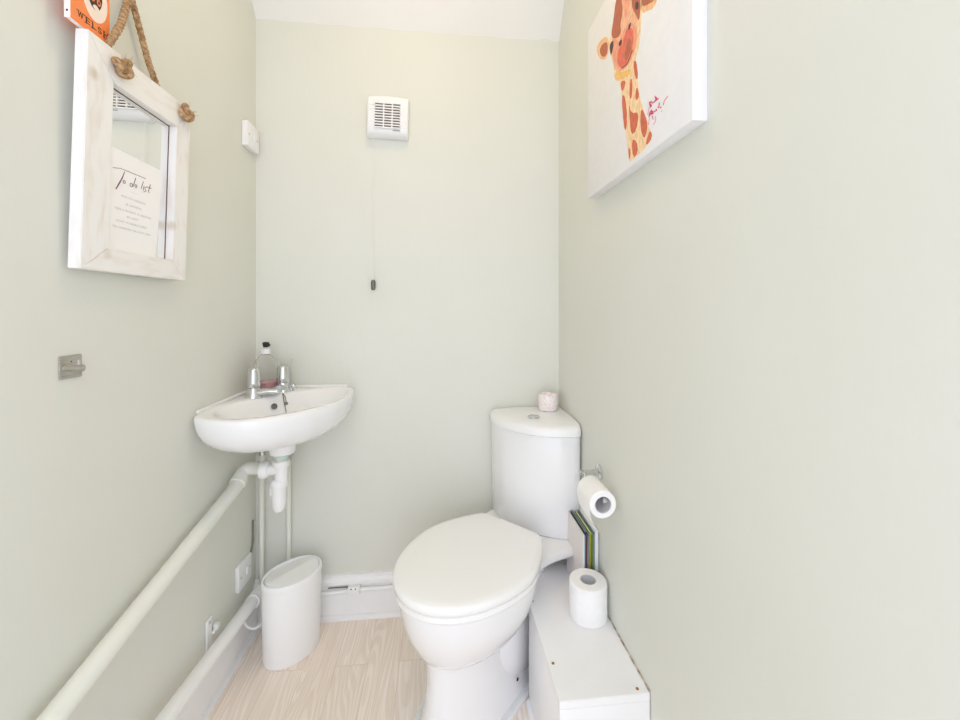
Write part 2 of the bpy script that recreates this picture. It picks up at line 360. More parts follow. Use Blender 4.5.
def roll(name, label, base, axis, r, length, ri=.0205):
    t = thing(name, label, 'toilet roll', base)
    lathe('paper', [(ri + .001, 0), (r - .003, 0), (r, .003), (r, length - .003), (r - .003, length), (ri + .001, length), (ri + .001, 0)], base, 'paper', t, axis, 48, cap=False)
    lathe('cardboard_tube', [(ri + .0008, .001), (ri + .0008, length - .001), (ri - .0006, length - .001), (ri - .0006, .001), (ri + .0008, .001)], base, 'tube', t, axis, 32, cap=False)
    return t
roll('toilet_roll', 'full white toilet roll standing upright on the white boxing', (.400, 1.052, zt + .0005), (0, 0, 1), .050, .098)
hx, hz = .402, .627
hr = roll('toilet_roll', 'part used toilet roll hanging on the chrome holder on the right wall', (hx, .955, hz), (0, 1, 0), .0345, .095)
bm = bmesh.new()
prof = [(hx - .0343, hz + .004), (hx - .0347, hz - .012), (hx - .032, hz - .03), (hx - .026, hz - .045), (hx - .017, hz - .06), (hx - .006, hz - .073)]
loft(bm, [[(x, y, z) for x, z in prof] + [(x + .0007, y, z - .0003) for x, z in prof[::-1]] for y in (.956, 1.049)]); build('loose_sheet', bm, 'paper', hr)
th = thing('toilet_roll_holder', 'chrome toilet roll holder fixed to the right wall behind the cistern edge', 'toilet roll holder', (XR, 1.104, .647))
lathe('wall_plate', [(.021, 0), (.021, .004), (.018, .007), (.009, .009), (.008, .02)], (XR - .0005, 1.104, .647), 'chrome', th, (-1, 0, 0))
tube('arm', [(XR - .015, 1.104, .647), (hx - .002, 1.104, .647)], .0065, 'chrome', th)
lathe('arm_cap', [(.008, 0), (.009, .002), (.009, .006), (.006, .009)], (hx - .002, 1.104, .647), 'chrome', th, (-1, 0, 0), 20)
tube('spindle', bend([(hx + .006, 1.104, .647), (hx + .004, 1.08, .6405), (hx + .001, 1.06, .6405), (hx + .001, .947, .6405)], .012), .005, 'chrome', th)

# booklets leaning beside the roll
cols = [('E8E1DE', .0030, .192, .147), ('A9C6CE', .0035, .186, .146), ('3B4A52', .0040, .195, .148), ('A76F74', .0028, .184, .143), ('5F8F95', .0034, .190, .147), ('9AA02E', .0062, .193, .148), ('74804A', .0040, .188, .146), ('5E8FA0', .0030, .192, .149), ('E9E7EA', .0110, .194, .148)]
labels = ['pinkish white booklet nearest the cistern in the upright row by the wall', 'pale blue booklet second from the cistern in the upright row', 'dark slate booklet third from the cistern in the upright row', 'dusty pink thin booklet between the slate and teal ones', 'teal booklet beside the lime green booklet in the upright row', 'lime green booklet in the middle of the upright row', 'olive green booklet on the wall side of the lime green one', 'blue booklet against the thick white booklet near the wall', 'thick white booklet at the wall end of the upright row']
x = .4045
for i, ((c, w, h, d), lb) in enumerate(zip(cols, labels)):
    M['bk%d' % i] = mat('booklet cover', c, .4)
    r = thing('booklet', lb, 'booklet', (x + w / 2, 1.17, zt), 'booklets standing by the right wall')
    bm = bmesh.new(); y0 = 1.103 + .003 * (i % 3)
    xx = x + w * .96; q = w * .17
    add_poly(bm, [(x, y0 + d, zt + .001), (x, y0, zt + .001), (xx, y0, zt + .001), (xx, y0 + d, zt + .001), (xx - q, y0 + d, zt + .001), (xx - q, y0 + .0007, zt + .001), (x + q, y0 + .0007, zt + .001), (x + q, y0 + d, zt + .001)], (0, 0, h - .001))
    build('cover', bm, 'bk%d' % i, r)
    box('pages', (x + w * .17, y0 + .001, zt + .002), (x + w * .79, y0 + d - .001, zt + h - .002), 'card', r, bev=0)
    x += w + .0009

# ------------------------------------------------------------------ corner basin: u along the back wall, v along the left wall
KU, KV = .955, 1.05                                                # the basin is a touch longer along the left wall
def UV(u, v, z): return Vector((XL + u * KU, YB - v * KV, z))
def TSb(t, s, z): return UV((t + s) * D2, (t - s) * D2, z)          # s > 0 towards the back wall end
basin = thing('wash_basin', 'small white corner wash basin hung in the left hand corner', 'basin', UV(.17, .17, .655))
A = math.radians
RA = [(0, .352), (4, .364), (9, .376), (16, .391), (24, .407), (33, .421), (45, .430), (57, .437), (66, .438), (74, .425), (81, .402), (86, .380), (90, .362)]
outline = [(.003, .003)]
for a, r in RA: outline.append((max(.003, r * math.cos(A(a))), max(.003, r * math.sin(A(a)))))
NB = 120; CT = .255
def hit(th):
    """distance from the bowl centre (t=CT,s=0) to the outline in direction th (0 = away from the corner)"""
    o = Vector((CT * D2, CT * D2)); c, s = math.cos(th), math.sin(th); d = Vector(((c + s) * D2, (c - s) * D2)); best = 9
    for i in range(len(outline)):
        p = Vector(outline[i]); e = Vector(outline[(i + 1) % len(outline)]) - p
        den = d.x * e.y - d.y * e.x
        if abs(den) < 1e-9: continue
        w = p - o; k = (w.x * e.y - w.y * e.x) / den; q = (w.x * d.y - w.y * d.x) / den
        if k > 0 and -1e-6 <= q <= 1 + 1e-6: best = min(best, k)
    return best
Rout = [hit(2 * PI * k / NB) for k in range(NB)]
for _ in range(2): Rout = [Rout[k] if abs(2 * PI * k / NB - PI) < 1.0 else (Rout[k - 1] + 2 * Rout[k] + Rout[(k + 1) % NB]) / 4 for k in range(NB)]
def Rin(th, tc, af, ab, w):
    c, s = math.cos(th), math.sin(th); t0 = tc - CT
    best = 0
    for i in range(1, 140):                                       # grow until leaving the bowl mouth
        r = i * .003; t = r * c - t0; ss = r * s
        if abs(t / (af if t > 0 else ab)) ** 2.4 + abs(ss / w) ** 2.4 < 1: best = r
    return best
def bring(f, z):
    dip = max(0, min(1, (z - .74) / .08))                         # the rim falls slightly towards the front
    return [TSb(CT + f[k] * math.cos(2 * PI * k / NB), f[k] * math.sin(2 * PI * k / NB), z - dip * .0065 * max(-.3, min(1, f[k] * math.cos(2 * PI * k / NB) / .17))) for k in range(NB)]
def smooth(f):
    for _ in range(3): f = [(f[k - 1] + 2 * f[k] + f[(k + 1) % NB]) / 4 for k in range(NB)]
    return f
mouth = smooth([min(Rin(2 * PI * k / NB, .285, .115, .105, .205), Rout[k] - .020) for k in range(NB)])
low = smooth([Rin(2 * PI * k / NB, .280, .085, .072, .155) for k in range(NB)])
def mixr(a, b, q, off=0): return [x * (1 - q) + y * q + off for x, y in zip(a, b)]
ZR = .832
def under(k, z, lean=0):
    out = []
    for i in range(NB):
        th = 2 * PI * i / NB; p = bring([r * k for r in Rout], z)[i] if False else None
    f = [r * k for r in Rout]; R = bring(f, z)
    return [p + Vector((-lean * D2, lean * D2, 0)) for p in R]
bm = bmesh.new()
loft(bm, [under(.10, .7045), under(.30, .706), under(.55, .712), under(.72, .723), under(.84, .740), under(.925, .762), under(.97, .785), under(.992, .805), under(1.0, .818),
          bring(mixr(Rout, mouth, .02), .826), bring(mixr(Rout, mouth, .10), .8310), bring(mixr(Rout, mouth, .30), ZR), bring(mixr(Rout, mouth, .80), ZR - .0012), bring(mouth, ZR - .005),
          bring(mixr(mouth, low, .10), ZR - .011), bring(mixr(mouth, low, .5), ZR - .028), bring(mixr(mouth, low, .85), ZR - .052), bring(low, ZR - .066), bring([r * .78 for r in low], ZR - .074), bring([r * .4 for r in low], ZR - .078), bring([.012] * NB, ZR - .080)])
bowl = build('bowl', bm, 'ceramic', basin, 60)
lathe('waste_boss', [(.046, .06), (.043, .045), (.040, .03), (.039, .012), (.037, .003), (.031, 0)], UV(.166, .172, .657), 'ceramic', basin)
tube('wall_sealant', bend([UV(.005, .335, .834), UV(.005, .005, .836), UV(.335, .005, .834)], .012), .0055, 'gloss', basin, 10)
OV = TSb(.203, -.016, .802)
lathe('overflow', [(.0095, 0), (.0095, .0018), (.0075, .0022), (.0068, .001), (.0005, .0008)], OV, 'darkmetal', basin, TSb(1, .06, .42) - TSb(0, 0, 0), 24)
lathe('drain', [(.020, 0), (.021, .002), (.015, .003), (.013, .001)], TSb(.255, 0, ZR - .080), 'chrome', basin, n=24)

def tap(label, u, v, d, h, lever):
    t = thing('basin_tap', label, 'tap', UV(u, v, ZR)); p = t.location; d = Vector(d).normalized()
    lathe('base', [(.025, -.0015), (.025, .004), (.022, .010), (.0195, .022), (.018, .031)], p, 'chrome', t)
    bm = bmesh.new(); a = p + Vector((0, 0, .014)); side = d.cross(Vector((0, 0, 1)))
    rings = []
    for q, w, hh, z in ((-.004, .017, .012, 0), (.02, .0155, .0115, .002), (.045, .013, .0095, .004), (.065, .0125, .0085, .003), (.076, .012, .008, 0), (.080, .008, .005, -.002)):
        rings.append([a + d * q + side * w * math.cos(2 * PI * k / 20) + Vector((0, 0, z + hh * math.sin(2 * PI * k / 20))) for k in range(20)])
    loft(bm, rings); build('spout', bm, 'chrome', t, 60)
    hd = lathe('handle', [(.016, .031), (.0205, .0325), (.0212, .036), (.0185, h - .008), (.0172, h - .003), (.0145, h), (.004, h + .001)], p, 'chrome', t)
    if lever:
        bm = bmesh.new(); q = p + Vector((.006, 0, h - .004))
        loft(bm, [[q + Vector((.0 + a * .022, w * math.cos(2 * PI * k / 12), a * .020 + .004 * (a > .8) + .0035 * math.sin(2 * PI * k / 12))) for k in range(12)] for a, w in ((0, .007), (.5, .0065), (1, .0055))])
        build('lever', bm, 'chrome', hd)
    return t
tap('chrome basin tap with plain domed head, nearest the left wall',   .066, .153, (1, .10, 0), .092, False)
tap('chrome basin tap with a small lever on top, nearest the back wall',   .127, .072, (-.12, -1, 0), .088, True)
st = thing('chain_stay', 'tiny round chrome chain stay knob to the right of the lever tap', 'chain stay', UV(.160, .066, ZR))
lathe('stem', [(.0035, -.001), (.0035, .014)], st.location, 'chrome', st, n=12)
lathe('knob', [(.002, .010), (.0065, .013), (.0085, .018), (.0065, .0235), (.001, .026)], st.location, 'chrome', st, n=20)
pl = thing('basin_plug', 'chrome basin plug on a thin chain inside the corner basin', 'plug', TSb(.235, .010, ZR - .078))
pc = TSb(.235, .010, ZR - .073)
lathe('plug', [(.014, -.004), (.019, .004), (.021, .006), (.021, .009), (.012, .012), (.004, .0125)], pc, 'chrome', pl)
tube('ring', [pc + Vector((.004 * math.cos(k * PI / 6), 0, .016 + .004 * math.sin(k * PI / 6))) for k in range(13)], .001, 'darkmetal', pl, 8)
c0 = UV(.140, .108, ZR + .003); c1 = pc + Vector((0, 0, .02)); c2 = UV(.158, .122, .806)
cm = []
for k in range(13):
    q = k / 12; p = c0.lerp(c1, q); p.z = c0.z + (c1.z - c0.z) * q - .012 * math.sin(PI * q) * (1 - q) * .2
    cm.append(p)
ch = tube('chain', cm, .0013, 'darkmetal', pl, 8)
tube('spare_chain', [c0, c0.lerp(c2, .5) + Vector((.003, 0, .002)), c2], .0012, 'darkmetal', pl, 8)
lathe('tag', [(.001, 0), (.0055, .001), (.0055, .0035), (.001, .0045)], c2 + Vector((0, 0, -.004)), 'darkmetal', pl, (.3, -.8, .5), 16)

sb = thing('soap_bottle', 'clear soap bottle with black pump and pink soap behind the taps', 'soap bottle', UV(.068, .072, ZR + .001))
p = sb.location; rb = .038
SZ = 1.13
lathe('bottle', [(r_, h_ * SZ) for r_, h_ in [(.030, 0), (rb, .006), (rb, .070), (rb * .97, .082), (rb * .83, .096), (rb * .55, .106), (.0125, .111), (.0125, .116), (.0105, .116), (.0105, .110), (rb * .5, .104), (rb * .78, .095), (rb * .92, .082), (rb - .002, .07), (rb - .002, .008), (.001, .004)]], p, 'glass', sb, n=40)
lathe('soap', [(r_, h_ * SZ) for r_, h_ in [(.001, .0045), (rb - .003, .0085), (rb - .003, .031), (.001, .031)]], p, 'pink', sb)
lathe('collar', [(r_, h_ * SZ) for r_, h_ in [(.0115, .113), (.0135, .1135), (.0135, .128), (.010, .130), (.006, .131), (.006, .136)]], p, 'pumpcollar', sb)
bm = bmesh.new(); add_lathe(bm, [(r_, h_ * SZ) for r_, h_ in [(.0075, .133), (.0085, .135), (.0105, .143), (.0105, .147), (.008, .149), (.001, .1495)]], p, n=24)
add_tube(bm, bend([p + Vector((0, 0, .1445 * SZ)), p + Vector((.012, -.010, .1445 * SZ)), p + Vector((.017, -.014, .139 * SZ))], .004), .0038, 12); build('pump', bm, 'black', sb)

# trap and pipes under the basin
tr = thing('bottle_trap', 'white plastic bottle trap hanging below the corner basin', 'trap', UV(.172, .172, .468))
bx, by = XL + .162 * KU, YB - .172 * KV
lathe('tail', [(.019, .630), (.019, .668)], (bx, by, 0), 'tidemark', tr)
lathe('top_nut', [(.024, .617), (.0255, .619), (.0255, .634), (.023, .637)], (bx, by, 0), 'pvc', tr, n=12)
lathe('inlet', [(.0185, .570), (.0185, .620)], (bx, by, 0), 'pvc', tr)
lathe('collar', [(.022, .552), (.0255, .554), (.0255, .571), (.022, .576), (.0188, .578)], (bx - .006, by, 0), 'pvc', tr, n=16)
lathe('cup', [(.003, .474), (.012, .476), (.0175, .484), (.0195, .496), (.0205, .515), (.0215, .553)], (bx - .007, by, 0), 'pvc', tr)
box('lug', (bx - .033, by - .008, .525), (bx - .026, by + .008, .552), 'pvc', tr, bev=.003)
wp = thing('waste_pipe', 'sage painted waste pipe sloping down along the left wall from the trap', 'pipe', (-.622, .9, .40))
def up(y): return .4511 + (y - .7113) * .2
tube('pipe', bend([(-.622, -.3, up(-.3)), (-.622, 1.292, up(1.292)), (-.622, 1.345, .603), (-.58, 1.342, .606), (bx - .045, by, .607)], .022, 8), .0195, 'pipepaint', wp, 20)
lathe('elbow_socket', [(.0205, 0), (.0235, .001), (.0235, .020), (.0205, .021)], (-.622, 1.300, .5735), 'pipepaint', wp, (0, 1, .5), 24)
lathe('outlet_pipe', [(.017, 0), (.017, .042)], (bx - .052, by, .607), 'pvc', wp, (1, 0, 0))
lathe('union_nut', [(.020, 0), (.027, .001), (.0275, .014), (.024, .020), (.020, .024)], (bx - .060, by, .607), 'pvc', wp, (1, 0, 0), 12)
tag(tube('supply_pipe', [(-.625, 1.478, .01), (-.625, 1.478, .46), (-.622, 1.478, .72)], .0085, 'pipepaint'), 'thin sage painted supply pipe rising up the left hand corner', 'pipe')
tag(tube('supply_pipe', [(-.535, 1.484, .01), (-.538, 1.484, .72)], .0085, 'pipepaint'), 'thin sage painted supply pipe rising up the back wall behind the trap', 'pipe')
iv = thing('isolating_valve', 'small chrome valve at the top of the corner supply pipe', 'valve', (-.6235, 1.478, .60))
tube('body', [(-.6235, 1.478, .60), (-.622, 1.478, .70)], .0105, 'chrome', iv)
lathe('nut', [(.0125, 0), (.014, .002), (.014, .014), (.0125, .016)], (-.623, 1.478, .632), 'steel', iv, n=6)
iv = thing('isolating_valve', 'small steel valve just right of the trap under the basin', 'valve', (-.5375, 1.484, .575))
tube('body', [(-.5375, 1.484, .575), (-.538, 1.484, .69)], .0105, 'steel', iv)
lathe('nut', [(.0125, 0), (.014, .002), (.014, .014), (.0125, .016)], (-.5375, 1.484, .590), 'steel', iv, n=6)
tag(tube('cable', bend([(-.6508, 1.455, .27), (-.6508, 1.470, .30), (-.6508, 1.470, .375)], .01), .0032, 'cable'), 'dark cable running up the left corner behind the supply pipe', 'cable')

lp = thing('soil_pipe', 'thick white pipe running low along the left wall to the bin', 'pipe', (-.612, .9, .15))
def lo_(y): return .1888 - (y - .9646) * .092 + .003
tube('pipe', bend([(-.6150, -.3, lo_(-.3)), (-.6125, 1.445, lo_(1.445)), (-.53, 1.456, .125), (-.51, 1.456, .125)], .04, 8), .0190, 'whitepipe', lp, 24)
bm = bmesh.new(); add_tube(bm, bend([(-.6125, 1.378, lo_(1.378)), (-.6125, 1.445, lo_(1.445)), (-.565, 1.4515, .132)], .035, 8), .0228, 24); build('elbow', bm, 'whitepipe', lp)
cl = thing('pipe_clip', 'white plastic pipe clip on the left wall behind the low pipe', 'clip', (XL, 1.20, .15))
bm = bmesh.new(); add_box(bm, (XL + .0005, 1.188, .13), (XL + .006, 1.214, .238), .0024, 3); add_box(bm, (XL + .0005, 1.19, .140), (XL + .03, 1.212, .150), .002); build('bracket', bm, 'plastic', cl)
lathe('screw', [(.0042, 0), (.0038, .001), (.001, .0014)], (XL + .006, 1.201, .226), 'steel', cl, (1, 0, 0), 12)
bm = bmesh.new(); add_box(bm, (XL + .005, 1.219, .19), (XL + .018, 1.232, .206), .002); add_box(bm, (XL + .005, 1.212, .183), (XL + .012, 1.236, .192), .002); build('saddle', bm, 'plastic', cl)
bc = thing('skirting_cable', 'white cable clipped along the back skirting behind the bin', 'cable', (-.3, 1.475, .10))
tube('cable', [(-.43, 1.4745, .098), (-.36, 1.4745, .0995), (-.30, 1.4745, .1045), (-.05, 1.4745, .107)], .0068, 'whitepipe', bc)
j = box('connector', (-.328, 1.461, .094), (-.285, 1.4815, .122), 'plastic', bc, bev=.003)
for q in (-.315, -.300): lathe('terminal', [(.0025, 0), (.0025, .001)], (q, 1.4612, .1165), 'hole', j, (0, -1, 0), 10)
box('gap_shade', (-.40, 1.4802, .111), (-.33, 1.4820, .114), 'dark', bc, bev=0)  # solid strip coloured dark for the shade in the gap above the cable
tag(tube('loose_cable', bend([(-.6375, 1.36, .118), (-.612, 1.352, .085), (-.585, 1.36, .080), (-.57, 1.40, .10), (-.575, 1.462, .105)], .02), .0035, 'gloss'), 'thin white cable looping between the low pipe and the bin', 'cable')

# ------------------------------------------------------------------ bin
bn = thing('waste_bin', 'white oval swing top bin standing on the floor by the back skirting', 'bin', (-.480, 1.362, 0))
def oval(a, b, z, n=64, dx=0):
    w = math.radians(46); out = []
    for k in range(n):
        x, y = a * math.cos(2 * PI * k / n), b * math.sin(2 * PI * k / n)
        out.append(Vector((bn.location.x + x * math.cos(w) - y * math.sin(w), bn.location.y + x * math.sin(w) + y * math.cos(w), z)))
    return out
bm = bmesh.new(); loft(bm, [oval(a, b, z) for a, b, z in ((.083, .061, 0), (.087, .065, .002), (.089, .067, .008), (.0925, .070, .222), (.093, .0705, .236))]); build('body', bm, 'binplastic', bn)
bm = bmesh.new()
def dome(a, b, z, k): return [p + Vector((0, 0, k * (1 - ((p - Vector((bn.location.x, bn.location.y, p.z))).length / .115) ** 2))) for p in oval(a, b, z)]
loft(bm, [oval(.0942, .0717, .2365), oval(.095, .0725, .240), oval(.0946, .072, .252), oval(.093, .0705, .2565), oval(.090, .0675, .258), oval(.087, .0645, .2565), oval(.0855, .063, .250), oval(.0855, .063, .2365)], True, True); build('rim', bm, 'binplastic', bn)
bm = bmesh.new()
def flap(a, b, z): return [Vector((p.x, p.y, z + .010 * (1 - abs((p - bn.location).x * -math.sin(math.radians(49)) + (p - bn.location).y * math.cos(math.radians(49))) / .06))) for p in oval(a, b, z)]
loft(bm, [flap(.084, .0615, .244), flap(.084, .0615, .2505), flap(.0825, .060, .2515)] + [flap(.0825 * k, .060 * k, .2515) for k in (.8, .6, .4, .2, .02)]); build('flap', bm, 'binflap', bn, 60)

# ------------------------------------------------------------------ mirror, card, book, on the left wall
LEAN = Matrix.Translation((-.646, 0, 1.183)) @ Matrix.Rotation(math.radians(1.75), 4, 'Y') @ Matrix.Translation((.646, 0, -1.183))
def ml(p): return LEAN @ Vector(p)
mr = thing('mirror', 'small mirror in a whitewashed wooden frame hanging by rope on the left wall', 'mirror', (-.64, .908, 1.183))
fx0, fx1 = -.646, -.625; Ya, Yb, Za, Zb = .7635, 1.054, 1.183, 1.603; ya, yb, za, zb = .8227, 1.004, 1.2275, 1.541
g = .0003
for pts, m in (([(Ya, Za), (ya, za), (ya, zb), (Ya, Zb)], 'wood'), ([(Yb, Za), (yb, za), (yb, zb), (Yb, Zb)], 'wood'), ([(Ya, Za), (Yb, Za), (yb, za), (ya, za)], 'woodh'), ([(Ya, Zb), (Yb, Zb), (yb, zb), (ya, zb)], 'woodh')):
    cy, cz = sum(p[0] for p in pts) / 4, sum(p[1] for p in pts) / 4
    bm = bmesh.new(); add_poly(bm, [(fx0, y + (g if y < cy else -g), z + (g if z < cz else -g)) for y, z in pts], (fx1 - fx0, 0, 0))
    bmesh.ops.bevel(bm, geom=list(bm.edges), offset=.0011, segments=2, affect='EDGES'); build('frame_board', bm, m, mr, mx=LEAN)
xg = fx1 - .0169
bm = bmesh.new()
for lo_c, hi_c in (((xg, ya - .001, za - .001), (xg + .0006, ya + .0014, zb + .001)), ((xg, yb - .0014, za - .001), (xg + .0006, yb + .001, zb + .001)), ((xg, ya, zb - .0014), (xg + .0006, yb, zb + .001)), ((xg, ya, za - .001), (xg + .0006, yb, za + .0014))): add_box(bm, lo_c, hi_c)
build('seam_shade_strip', bm, 'seam_shade', mr, mx=LEAN)  # thin dark strips, the shade of the frame-to-glass seam put in as colour
box('glass', (fx0 + .0005, ya - .003, za - .003), (fx1 - .017, yb + .003, zb + .003), 'mirror', mr, 0, 1, LEAN)
def rope_bm(bm, pts, r, turns=26):
    pts = [Vector(p) for p in pts]; P = []
    n = 90
    L = [0]
    for a, b in zip(pts, pts[1:]): L.append(L[-1] + (b - a).length)
    def at(q):
        d = q * L[-1]
        for i in range(len(pts) - 1):
            if d <= L[i + 1] + 1e-9: return pts[i].lerp(pts[i + 1], (d - L[i]) / (L[i + 1] - L[i]))
        return pts[-1]
    path = [at(i / n) for i in range(n + 1)]
    for s in range(3):
        a = None; cp = []
        for i, p in enumerate(path):
            d = (path[min(i + 1, n)] - path[max(i - 1, 0)]).normalized()
            if a is None: a, b = frame_of(d)
            else: a = (a - d * a.dot(d)).normalized(); b = d.cross(a)
            w = 2 * PI * (turns * i / n / 2 + s / 3); cp.append(p + (a * math.cos(w) + b * math.sin(w)) * r * .5)
        add_tube(bm, cp, r * .58, 8)
nail = Vector((-.644, .896, 1.752))
bm = bmesh.new()
rope_bm(bm, [ml((-.640, .812, 1.585)), ml((-.632, .814, 1.606)), (-.6085, .818, 1.630), (-.618, .846, 1.672), (-.638, .888, 1.742), nail + Vector((.004, .004, .008)), (-.640, .910, 1.742), (-.637, .945, 1.655), ml((-.6455, .968, 1.610)), ml((-.6465, .976, 1.585))], .0065, 40)
build('hanging_rope', bm, 'rope', mr)
def knot(y, z, rot, sc):
    bm = bmesh.new(); pts = []
    c = Vector((fx1 + .010, y, z))
    for k in range(72):
        a = 2 * PI * k / 72
        q = Vector((math.sin(a) + 2 * math.sin(2 * a), math.cos(a) - 2 * math.cos(2 * a), -math.sin(3 * a)))
        q = Vector((q.z * .75, q.x * math.cos(rot) - q.y * math.sin(rot) * .8, q.x * math.sin(rot) + q.y * math.cos(rot) * .8))
        pts.append(c + q * sc)
    add_tube(bm, pts, .0064, 10, closed=True)
    for k in range(14):
        d = Vector((random.uniform(.1, .9), random.uniform(-1, 1), random.uniform(-1, 1))).normalized()
        add_tube(bm, [c + d * .010, c + d * random.uniform(.020, .030) + Vector((0, random.uniform(-.004, .004), 0))], [.0006, .0002], 5)
    return build('rope_knot', bm, 'rope', mr, 80, LEAN)
knot(.830, 1.576, .4, .0060); knot(1.021, 1.581, -.75, .0060)
nl = thing('nail', 'white headed nail in the left wall above the mirror', 'nail', (XL, nail.y, nail.z))
tube('shank', [(XL, nail.y, nail.z), (XL + .018, nail.y, nail.z)], .0016, 'steel', nl, 10)
lathe('head', [(.004, 0), (.004, .0015), (.002, .003)], (XL + .017, nail.y, nail.z), 'plastic', nl, (1, 0, 0), 14)

card = thing('card', 'white To do list card propped against the mirror glass', 'card', (-.637, .9, 1.2285))
gx = fx1 - .017
def cx_(z, o=0): return gx + .0018 + .010 * (z - 1.2285) / .19 + o
def CP(y, z, o=0):
    k = (-(cx_(z)) + .0) / .627 * .995
    return ml((cx_(z, o), y * k, 1.11 + (z - 1.11) * k))
bm = bmesh.new(); add_poly(bm, [CP(.815, 1.226), CP(.955, 1.226), CP(.9665, 1.4225), CP(.822, 1.4225)], (.0006, 0, 0)); build('sheet', bm, 'card', card)
bm = bmesh.new()
def stroke(bm, pts, w):
    q = [CP(y, z, .0009) for y, z in pts]; add_tube(bm, q, w if isinstance(w, list) else [w] * len(q), 6)
stroke(bm, [(.8319, 1.3833), (.8511, 1.3881), (.8789, 1.389), (.917, 1.3897)], .0005)
stroke(bm, [(.8602, 1.3855), (.8547, 1.3707), (.847, 1.357), (.8405, 1.3449)], [.0006, .0010, .0013, .0010])
def loop(c, d, r): return [(c + r * math.cos(k * PI / 6), d + r * 1.1 * math.sin(k * PI / 6)) for k in range(13)]
stroke(bm, loop(.860, 1.3647, .0028), .0006); stroke(bm, loop(.8782, 1.3643, .0033), .0006); stroke(bm, [(.8894, 1.3821), (.8827, 1.3621)], .0006); stroke(bm, loop(.8906, 1.366, .0027), .0006)
stroke(bm, [(.9108, 1.3815), (.905, 1.3647)], .0006); stroke(bm, [(.9132, 1.373), (.9108, 1.363)], .0006); stroke(bm, [(.9208, 1.3738), (.9149, 1.3689), (.9191, 1.3646), (.9124, 1.3598)], .0006)
stroke(bm, [(.9311, 1.3817), (.9259, 1.3641), (.929, 1.363)], .0006); stroke(bm, [(.92, 1.3735), (.9346, 1.3743)], .0006)
build('title', bm, 'plum', card, 80)
for s, (y0, z0), (y1, z1) in (('------', (.877, 1.35), (.8965, 1.351)), ('PRACTICE KINDNESS', (.8547, 1.3348), (.9191, 1.3366)), ('BE GRATEFUL', (.8657, 1.3219), (.9087, 1.3219)), ('TAKE A MOMENT TO BREATHE', (.8388, 1.3078), (.9363, 1.3095)),
                              ('BE HAPPY', (.8694, 1.2966), (.9005, 1.2977)), ('LOVE YOURSELF FIRST', (.844, 1.2836), (.9255, 1.287)), ('TELL SOMEONE YOU LOVE THEM', (.8353, 1.2719), (.9363, 1.2734))):
    bm = bmesh.new(); o = CP((y0 + y1) / 2, (z0 + z1) / 2, .0008)
    text_bm(bm, s, .0058, o, (0, 1, 0), (0, 0, 1), (1, 0, 0), .0001, width=(y1 - y0) * 1.01); build('text_line', bm, 'rowtext', card, 80)

bk = thing('book', 'small orange book with WELSH on its cover standing on top of the mirror frame', 'book', (-.628, .78, 1.6045))
b0, b1, q0, q1, zz0, zz1 = -.633, -.6215, .742, .822, 1.6055, 1.735
box('pages', (b0 + .0012, q0 + .0015, zz0 + .001), (b1 - .0012, q1 - .001, zz1 - .002), 'card', bk, 0)
bm = bmesh.new(); add_box(bm, (b1 - .001, q0, zz0), (b1, q1, zz1), .0002, 1); build('front_cover', bm, 'orange', bk)
bm = bmesh.new(); add_box(bm, (b0, q0, zz0), (b0 + .001, q1, zz1), .0002, 1); build('back_cover', bm, 'orange', bk)
bm = bmesh.new(); add_box(bm, (b0 + .001, q0, zz0), (b1 - .001, q0 + .001, zz1), .0002, 1); sp = build('spine', bm, 'card', bk)
box('publisher_mark', (b0 + .004, q0 - .0003, zz0 + .010), (b0 + .007, q0, zz0 + .0135), 'ink', sp, 0)
bm = bmesh.new(); text_bm(bm, 'WELSH', .008, ((b0 + b1) / 2, q0 - .0001, zz0 + .055), (0, 0, 1), (-1, 0, 0), (0, -1, 0), .0001, width=.05); build('spine_title', bm, 'grey', sp, 80)
def ell(c, d, a, b, n=40, rot=0): return [(c + a * math.cos(2 * PI * k / n) * math.cos(rot) - b * math.sin(2 * PI * k / n) * math.sin(rot), d + a * math.cos(2 * PI * k / n) * math.sin(rot) + b * math.sin(2 * PI * k / n) * math.cos(rot)) for k in range(n)]
def bpoly(name, pts, m, lev, par=bk):
    bm = bmesh.new(); add_poly(bm, [(b1 + lev, y, z) for y, z in pts], (.0002, 0, 0)); return build(name, bm, m, par, 80)
oc, oz = .790, 1.674
bpoly('oval_panel', ell(oc, oz, .0265, .0415), 'oval', 0)
bpoly('portrait', ell(oc - .001, oz + .006, .0155, .027), 'ink', .0003)
for q in (-.006, .007):
    bpoly('portrait_eye', ell(oc + q, oz - .003, .0042, .006), 'orange', .0006); bpoly('portrait_pupil', ell(oc + q, oz - .003, .0018, .003), 'ink', .0009)
bpoly('portrait_chin', ell(oc + .001, oz - .0165, .0062, .0045), 'oval', .0006)
bm = bmesh.new()
y = q0 + .0115
for chh, w in zip('WELSH', (.0135, .0105, .0105, .010, .0125)):       # serif capitals: the strokes with small feet
    text_bm(bm, chh, .0155, (b1 + .0002, y + w / 2, zz0 + .0165), (0, 1, 0), (0, 0, 1), (1, 0, 0), .0002, width=w * .82)
    zt_, zb_ = zz0 + .0165 + .0054, zz0 + .0165 - .0054
    xs = {'W': [(.1, 1), (.9, 1)], 'E': [(.12, 0), (.12, 1)], 'L': [(.12, 0), (.12, 1)], 'S': [], 'H': [(.14, 0), (.86, 0), (.14, 1), (.86, 1)]}[chh]
    for fx, upz in xs: add_box(bm, (b1, y + fx * w - .0024, (zt_ if upz else zb_) - .0005), (b1 + .0004, y + fx * w + .0024, (zt_ if upz else zb_) + .0005))
    y += w + .0022
build('title', bm, 'ink', bk, 80)

